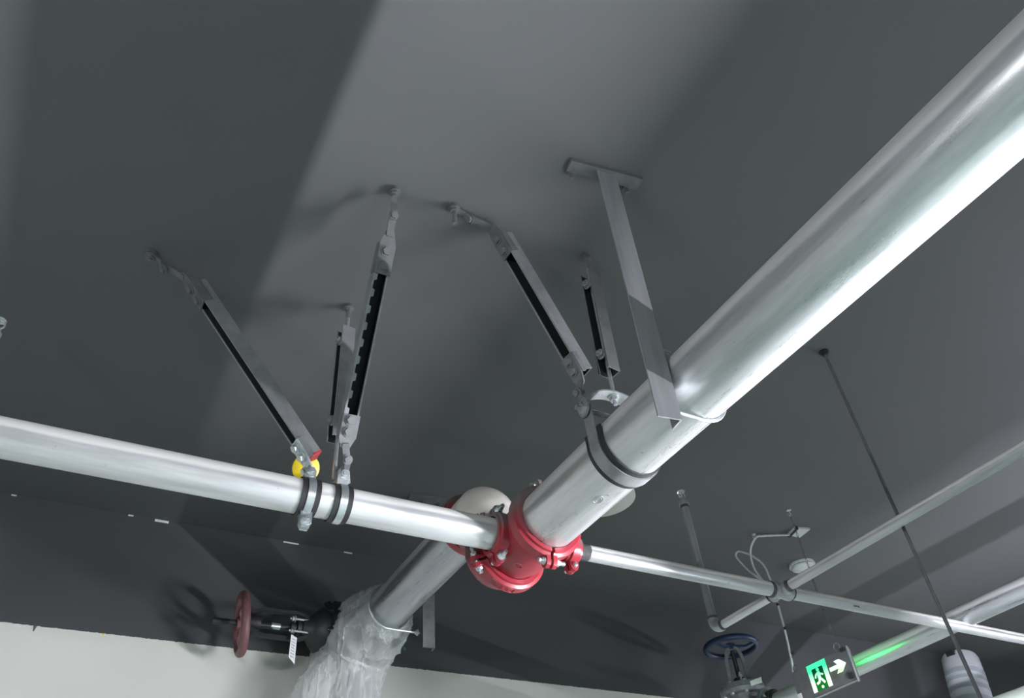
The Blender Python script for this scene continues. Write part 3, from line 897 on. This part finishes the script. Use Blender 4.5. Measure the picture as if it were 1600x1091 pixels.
for sg in (1, -1):
    part('gland_bolt', gv, M['steel'], lambda b: (cyl(b, (0.765, vy - 0.028, vz + sg * 0.024), (0.85, vy - 0.028, vz + sg * 0.024), 0.005, 8), hexagon(b, (0.785, vy - 0.028, vz + sg * 0.024), -X, 0.010, 0.010)))
part('yoke_nut', gv, M['black_iron'], lambda b: lathe(b, (0.610, vy, vz), X, [(0, 0.012), (0, 0.024), (0.03, 0.030), (0.045, 0.028), (0.045, 0.012)], 20))
handwheel(gv, (0.588, vy, vz - 0.010), (1, -0.10, 0.14), 0.108, 0.0145, 'wheel_red', 3, tilt=0.5)
tg = part('tag_card', gv, M['tag'], lambda b: prism(b, [(-0.014, 0.0), (0.010, -0.012), (0.011, -0.112), (-0.014, -0.088)], (0.785, vy - 0.045, vz - 0.045), X, Z, (0, 0.001, 0)), 'white card hanging from the yoke')
for k in range(7):
    part('printed_line', tg, M['ink_grey'], lambda b: prism(b, [(-0.009, 0.0), (0.005, -0.007), (0.005, -0.0095), (-0.009, -0.0025)], (0.785, vy - 0.0463, vz - 0.060 - 0.011 * k), X, Z, (0, 0.0006, 0)))

# crumpled plastic film round the valve
def film(b, path, radii, n=72, seed=0.0, fold=0.018, ov=(1, 1)):
    P = smooth_pts(path, 9)
    rr = [r for r in radii]
    def rad(s):
        q = s * (len(rr) - 1)
        i = min(int(q), len(rr) - 2)
        f = q - i
        f = f * f * (3 - 2 * f)
        return rr[i] * (1 - f) + rr[i + 1] * f
    u, v = frame((P[1] - P[0]).normalized())
    rings = []
    for i, p in enumerate(P):
        t = (P[min(i + 1, len(P) - 1)] - P[max(i - 1, 0)]).normalized()
        u = (u - t * u.dot(t)).normalized()
        v = t.cross(u)
        s = i / (len(P) - 1)
        ring = []
        for k in range(n):
            a = 2 * PI * k / n
            d = u * math.cos(a) + v * math.sin(a)
            q = V(math.cos(a) * 2.4 + seed, math.sin(a) * 2.4, s * 3.4)
            f1 = noise.noise(q)
            ridge = 1 - abs(noise.noise(V(math.cos(a + s * 2.2) * 4.2, math.sin(a + s * 2.2) * 4.2, s * 2.6 + seed))) * 2.2
            ridge2 = 1 - abs(noise.noise(V(math.cos(a - s * 3.0) * 8.0, math.sin(a - s * 3.0) * 8.0, s * 7 + seed + 5))) * 2.2
            amp = min(1.0, s * 5 + 0.15)
            ring.append(b.verts.new(p + d * (rad(s) + amp * fold * (f1 + 0.7 * ridge + 0.4 * ridge2))))
        rings.append(ring)
    for A, C in zip(rings, rings[1:]):
        for k in range(n):
            b.faces.new((A[k], A[(k + 1) % n], C[(k + 1) % n], C[k]))
fw = thing('plastic_wrap', 'crumpled clear plastic film wrapped round the valve end', 'plastic film', (XB, 2.75, 1.271))
part('film', fw, M['film'], lambda b: film(b, [(XB, 2.725, 1.271), (XB, 2.80, 1.270), (XB - 0.01, 2.92, 1.255), (XB - 0.035, 3.02, 1.19), (XB - 0.06, 3.05, 1.06), (XB - 0.07, 3.06, 0.85), (XB - 0.07, 3.06, 0.6)],
     [0.0865, 0.105, 0.135, 0.145, 0.135, 0.120, 0.12], fold=0.016), angle=80)
part('loose_flap', fw, M['film'], lambda b: film(b, [(0.955, 2.985, 1.19), (0.925, 2.99, 1.10), (0.875, 2.99, 0.99), (0.85, 2.99, 0.75), (0.85, 2.99, 0.6)],
     [0.02, 0.055, 0.070, 0.075, 0.075], n=40, seed=9.0, fold=0.012), angle=80)
part('green_label', fw, M['green_label'], lambda b: prism(b, [(-0.015, -0.008), (0.013, -0.010), (0.015, 0.010), (-0.010, 0.010)], (1.165, 2.80, 1.155), (0.5, 0.8, -0.1), (0.3, 0.2, 0.9), (0.004, -0.004, -0.002)), 'small dark green label')

# ------------------------------------------------------------------ blue handwheel valve in the distance
bv = thing('gate_valve', 'grey gate valve with blue handwheel below the small elbow', 'valve', (3.05, 2.93, 1.09))
bx, by = 3.05, 2.945
part('body', bv, M['grey_iron'], lambda b: (cyl(b, (bx, by, 0.90), (bx, by, 1.20), 0.066, 32), lathe(b, (bx, by - 0.17, 1.091), Y, [(0, 0.03), (0, 0.08), (0.02, 0.08), (0.022, 0.055), (0.10, 0.066), (0.24, 0.066), (0.298, 0.055), (0.298, 0.03)], 32)))
fl = part('bonnet_flange', bv, M['grey_iron'], lambda b: lathe(b, (bx, by, 1.18), Z, [(0, 0.05), (0, 0.108), (0.020, 0.112), (0.024, 0.106), (0.028, 0.112), (0.046, 0.108), (0.055, 0.07), (0.055, 0.0)], 40))
for k in range(8):
    a = 2 * PI * k / 8 + 0.2
    p = V(bx + 0.092 * math.cos(a), by + 0.092 * math.sin(a), 1.18)
    part('flange_bolt', fl, M['zinc'], lambda b: (hexagon(b, p, -Z, 0.010, 0.009, False), hexagon(b, p + Z * 0.045, Z, 0.010, 0.009, False)))
yd = V(0.72, -0.69, 0)
yw = V(0.69, 0.72, 0)
part('yoke', bv, M['grey_iron'], lambda b: ribbon(b, smooth_pts([V(bx, by, 1.232) + yd * 0.052, V(bx, by, 1.29) + yd * 0.044, V(bx, by, 1.36) + yd * 0.040, V(bx, by, 1.405) + yd * 0.026, V(bx, by, 1.412),
     V(bx, by, 1.405) - yd * 0.026, V(bx, by, 1.36) - yd * 0.040, V(bx, by, 1.29) - yd * 0.044, V(bx, by, 1.232) - yd * 0.052], 4), [yw] * 33, 0.040, 0.016))
part('stem', bv, M['black_iron'], lambda b: (cyl(b, (bx, by, 1.235), (bx, by, 1.44), 0.011, 14), cyl(b, (bx, by, 1.235), (bx, by, 1.265), 0.028, 16)))
part('gland_bolt', bv, M['zinc'], lambda b: (cyl(b, (bx - 0.02, by - 0.03, 1.235), (bx - 0.02, by - 0.03, 1.285), 0.005, 8), hexagon(b, (bx - 0.02, by - 0.03, 1.262), Z, 0.010, 0.010)))
handwheel(bv, (bx, by, 1.425), (0.05, 0.02, 1), 0.130, 0.014, 'blue', 3, tilt=0.4)
part('rating_card', bv, M['tag'], lambda b: prism(b, [(-0.03, -0.013), (0.030, -0.013), (0.036, 0.014), (-0.03, 0.010)], (3.02, by - 0.13, 1.205), (0.35, -0.9, 0), (0, 0.15, 1), (0.002, 0.001, 0)), 'small pale card on the flange')
coupling((3.05, 2.755, 1.091), Y, 0.0415, X, 'dark coupling between the blue wheel valve and the distant pipe', w=0.045, t=0.018, m='black_iron', ear=0.022)

# ------------------------------------------------------------------ exit sign with its chain and cable
sx, sy0, sy1, sz0, sz1 = 2.80, 2.086, 2.400, 0.954, 1.085
ex = thing('exit_sign', 'hanging exit sign with glowing green doorway figure and arrow', 'exit sign', (sx, (sy0 + sy1) / 2, sz0))
part('casing', ex, M['steel_grey'], lambda b: box(b, (sx + 0.012, (sy0 + sy1) / 2, (sz0 + sz1) / 2), X, Y, Z, 0.020, sy1 - sy0, sz1 - sz0))
part('end_strip', ex, M['zinc'], lambda b: box(b, (sx + 0.004, sy0 - 0.002, (sz0 + sz1) / 2 - 0.002), X, Y, Z, 0.010, 0.003, sz1 - sz0 + 0.010), 'bright metal end strip')
part('bottom_strip', ex, M['zinc'], lambda b: box(b, (sx + 0.001, (sy0 + sy1) / 2, sz0 - 0.001), X, Y, Z, 0.004, sy1 - sy0, 0.003), 'thin bright lower edge')
part('end_clip', ex, M['rubber'], lambda b: box(b, (sx - 0.006, sy0 + 0.014, sz0 + 0.020), X, Y, Z, 0.010, 0.018, 0.022))
part('end_clip', ex, M['rubber'], lambda b: box(b, (sx - 0.006, sy0 + 0.014, sz1 - 0.008), X, Y, Z, 0.010, 0.022, 0.014))
part('test_label', ex, M['white'], lambda b: box(b, (sx, 2.388, 0.984), X, Y, Z, 0.003, 0.022, 0.022), 'small pale square label')
part('hanging_lug', ex, M['steel_grey'], lambda b: oval(b, (sx + 0.012, 2.375, sz1 + 0.012), Y, Z, 0.012, 0.012, 0.003))
def flat(b, poly, depth=0.003, lift=0.0):      # polygons drawn on the face: first coordinate runs to the viewer's right
    prism(b, [(-p[0], p[1]) for p in poly], (sx + 0.002 - lift, 0, 0), Y, Z, (-depth, 0, 0))
# (u is minus y so that right of the face is towards the viewer's right)
L_, R_, T_, D_ = -2.310, -2.207, 1.080, 0.972
ins = 0.020
gd = part('legend_ground', ex, M['sign_green'], lambda b: flat(b, [(L_, D_), (R_, D_), (R_, T_), (L_, T_)], 0.001))
part('doorway_outline', ex, M['sign_glow'], lambda b: (flat(b, [(L_, D_), (L_ + ins, D_), (L_ + ins, T_ - ins), (R_ - ins, T_ - ins), (R_ - ins, D_), (R_, D_), (R_, T_), (L_, T_)], 0.003)))
mx = (L_ + R_) / 2
def runner(b):
    def blob(cx0, cz0, r, n=12):
        flat(b, [(cx0 + r * math.cos(2 * PI * k / n), cz0 + r * math.sin(2 * PI * k / n)) for k in range(n)], 0.003)
    def limb(pts, w):
        for (x0, z0), (x1, z1) in zip(pts, pts[1:]):
            dx, dz = x1 - x0, z1 - z0
            L = math.hypot(dx, dz)
            nx, nz = -dz / L * w / 2, dx / L * w / 2
            flat(b, [(x0 - nx, z0 - nz), (x0 + nx, z0 + nz), (x1 + nx, z1 + nz), (x1 - nx, z1 - nz)], 0.003)
    blob(mx + 0.001, 1.052, 0.0075)
    limb([(mx + 0.001, 1.043), (mx - 0.001, 1.018)], 0.015)
    limb([(mx + 0.002, 1.038), (mx - 0.014, 1.036), (mx - 0.022, 1.022)], 0.007)
    limb([(mx + 0.002, 1.036), (mx + 0.014, 1.030), (mx + 0.022, 1.026)], 0.007)
    limb([(mx - 0.001, 1.020), (mx + 0.010, 1.008), (mx + 0.020, 0.994)], 0.009)
    limb([(mx - 0.001, 1.020), (mx - 0.007, 1.003), (mx - 0.022, 1.000)], 0.009)
    blob(mx + 0.002, 0.982, 0.006)
part('running_figure', ex, M['sign_glow'], runner)
part('arrow', ex, M['arrow_glow'], lambda b: flat(b, [(-2.197, 1.036), (-2.152, 1.036), (-2.166, 1.053), (-2.138, 1.053), (-2.110, 1.029), (-2.138, 1.004), (-2.166, 1.004), (-2.152, 1.021), (-2.197, 1.021)], 0.003))
# legend repeats on the rear face
def flat_rear(b, poly):
    prism(b, [(p[0], p[1]) for p in poly], (sx + 0.0215, 0, 0), Y, Z, (0.003, 0, 0))
part('rear_legend', ex, M['rear_glow'], lambda b: (flat_rear(b, [(2.205, D_), (2.225, D_), (2.225, T_), (2.205, T_)]), flat_rear(b, [(2.290, D_), (2.310, D_), (2.310, T_), (2.290, T_)]), flat_rear(b, [(2.225, T_ - 0.02), (2.290, T_ - 0.02), (2.290, T_), (2.225, T_)]), flat_rear(b, [(2.11, 1.02), (2.195, 1.02), (2.195, 1.036), (2.11, 1.036)])))

def chain(name, label, x, y, z0, z1, ring=False):
    T = thing(name, label, 'chain', (x, y, z0), 'thin chains hung from ceiling hooks')
    hk = part('ceiling_hook', T, M['zinc'], lambda b: (cyl(b, (x, y, ZC), (x, y, ZC - 0.006), 0.011, 12), tube(b, [(x - 0.012, y + 0.004, ZC - 0.022), (x - 0.010, y, ZC - 0.032), (x, y, ZC - 0.036), (x + 0.008, y, ZC - 0.028), (x, y, ZC - 0.018), (x, y, ZC - 0.004)], 0.0022, 8)))
    def links(b):
        z = z1
        k = 0
        while z > z0 + 0.02:
            ax = X if k % 2 else Y
            oval(b, (x, y, z - 0.011), ax, Z, 0.0042, 0.0125, 0.0011)
            z -= 0.0215
            k += 1
    part('links', T, M['steel_grey'], links)
    if ring:
        part('end_ring', T, M['zinc'], lambda b: oval(b, (x, y, z0 + 0.004), Y, Z, 0.015, 0.016, 0.0016))
    return T
chain('hanging_chain', 'thin chain with open ring above the arrow end of the exit sign', 2.815, 2.138, 1.10, ZC - 0.034, True)

ce = thing('power_cable', 'white cable looping above the cross fitting down to the exit sign', 'cable', (2.815, 2.386, ZC))
cpts = smooth_pts([(2.985, 2.312, 1.738), (2.93, 2.337, 1.738), (2.86, 2.367, 1.736), (2.825, 2.383, 1.728), (2.815, 2.429, 1.683), (2.82, 2.446, 1.607), (2.82, 2.42, 1.53), (2.82, 2.378, 1.475),
                   (2.81, 2.45, 1.565), (2.82, 2.487, 1.609), (2.82, 2.53, 1.687), (2.82, 2.529, 1.712), (2.82, 2.502, 1.711), (2.83, 2.446, 1.664), (2.83, 2.393, 1.592), (2.82, 2.372, 1.52),
                   (2.82, 2.369, 1.475), (2.82, 2.371, 1.399), (2.82, 2.378, 1.269), (2.82, 2.386, 1.186), (2.817, 2.390, 1.131), (2.815, 2.398, 1.086)], 7)
part('cord', ce, M['cable'], lambda b: tube(b, cpts, 0.0048, 10))
part('ceiling_hook', ce, M['zinc'], lambda b: (cyl(b, (2.82, 2.386, ZC), (2.82, 2.386, ZC - 0.006), 0.010, 12), oval(b, (2.82, 2.386, ZC - 0.016), X, Z, 0.010, 0.011, 0.002)))
part('cord_ties', ce, M['dark_in'], lambda b: [cyl(b, (2.82, 2.372 + k * 0.001, 1.50 - k * 0.11), (2.82, 2.372 + k * 0.001, 1.488 - k * 0.11), 0.0064, 10) for k in range(4)], 'dark cable ties')
ct = thing('junction_tab', 'pale folded tab with black tie at the end of the white cable', 'cable end', (3.0, 2.29, ZC))
part('tab', ct, M['cable'], lambda b: prism(b, [(2.985, 2.319), (3.062, 2.318), (3.050, 2.232), (2.966, 2.255)], (0, 0, ZC), X, Y, (0, 0, -0.010)))
part('tie', ct, M['rubber'], lambda b: box(b, (2.987, 2.287, ZC - 0.008), (0.3, 1, 0), (1, -0.3, 0), Z, 0.085, 0.010, 0.016), 'black tie')

# ------------------------------------------------------------------ round things on the ceiling
d1 = thing('ceiling_disc', 'pale round disc on the ceiling partly hidden by the thickest pipe', 'ceiling disc', (1.912, 2.385, ZC))
part('disc', d1, M['pale'], lambda b: lathe(b, (1.912, 2.385, ZC), -Z, [(0, 0.0), (0, 0.155), (0.010, 0.155), (0.014, 0.150), (0.018, 0.0)], 56))
d2 = thing('smoke_detector', 'small pale round detector on the ceiling above the rising thin pipe', 'detector', (3.31, 2.555, ZC))
part('base', d2, M['cable'], lambda b: lathe(b, (3.31, 2.55, ZC), -Z, [(0, 0.0), (0, 0.066), (0.012, 0.068), (0.012, 0.05), (0.016, 0.05)], 32))
part('sensor', d2, M['cable'], lambda b: lathe(b, (3.31, 2.55, ZC - 0.016), -Z, [(0, 0.0), (0, 0.058), (0.010, 0.056), (0.016, 0.042), (0.016, 0.0)], 32))
part('vent_ring', d2, M['dark_in'], lambda b: lathe(b, (3.31, 2.55, ZC - 0.012), -Z, [(0, 0.0), (0, 0.0545), (0.006, 0.0545), (0.006, 0.0)], 32), 'dark vent slot')

# wrapped upright pipe by the far wall
wp = thing('wrapped_pipe', 'film wrapped upright pipe with grey tape bands at the lower right', 'pipe', (5.02, 2.92, 1.3))
w0, w1 = V(5.03, 2.95, 1.600), V(4.62, 2.93, 0.0)
wd = (w1 - w0).normalized()
part('wrapping', wp, M['film_white'], lambda b: lathe(b, w0, wd, [(0, 0.0), (0, 0.075), (0.012, 0.100), (0.03, 0.108), (0.10, 0.112), (0.30, 0.113), (1.6, 0.113), (1.6, 0.0)], 40))
for k, (s0, ln) in enumerate(((0.125, 0.030), (0.175, 0.022), (0.225, 0.03), (0.30, 0.04), (0.42, 0.04))):
    part('tape_band', wp, M['tape_grey'], lambda b: lathe(b, w0 + wd * s0, wd, [(0, 0.110), (0, 0.1145), (ln, 0.1145), (ln, 0.110)], 40, closed=True), 'grey tape band')
part('bracket', wp, M['dark_in'], lambda b: box(b, (4.925, 2.93, 1.595), X, Y, Z, 0.035, 0.05, 0.03))
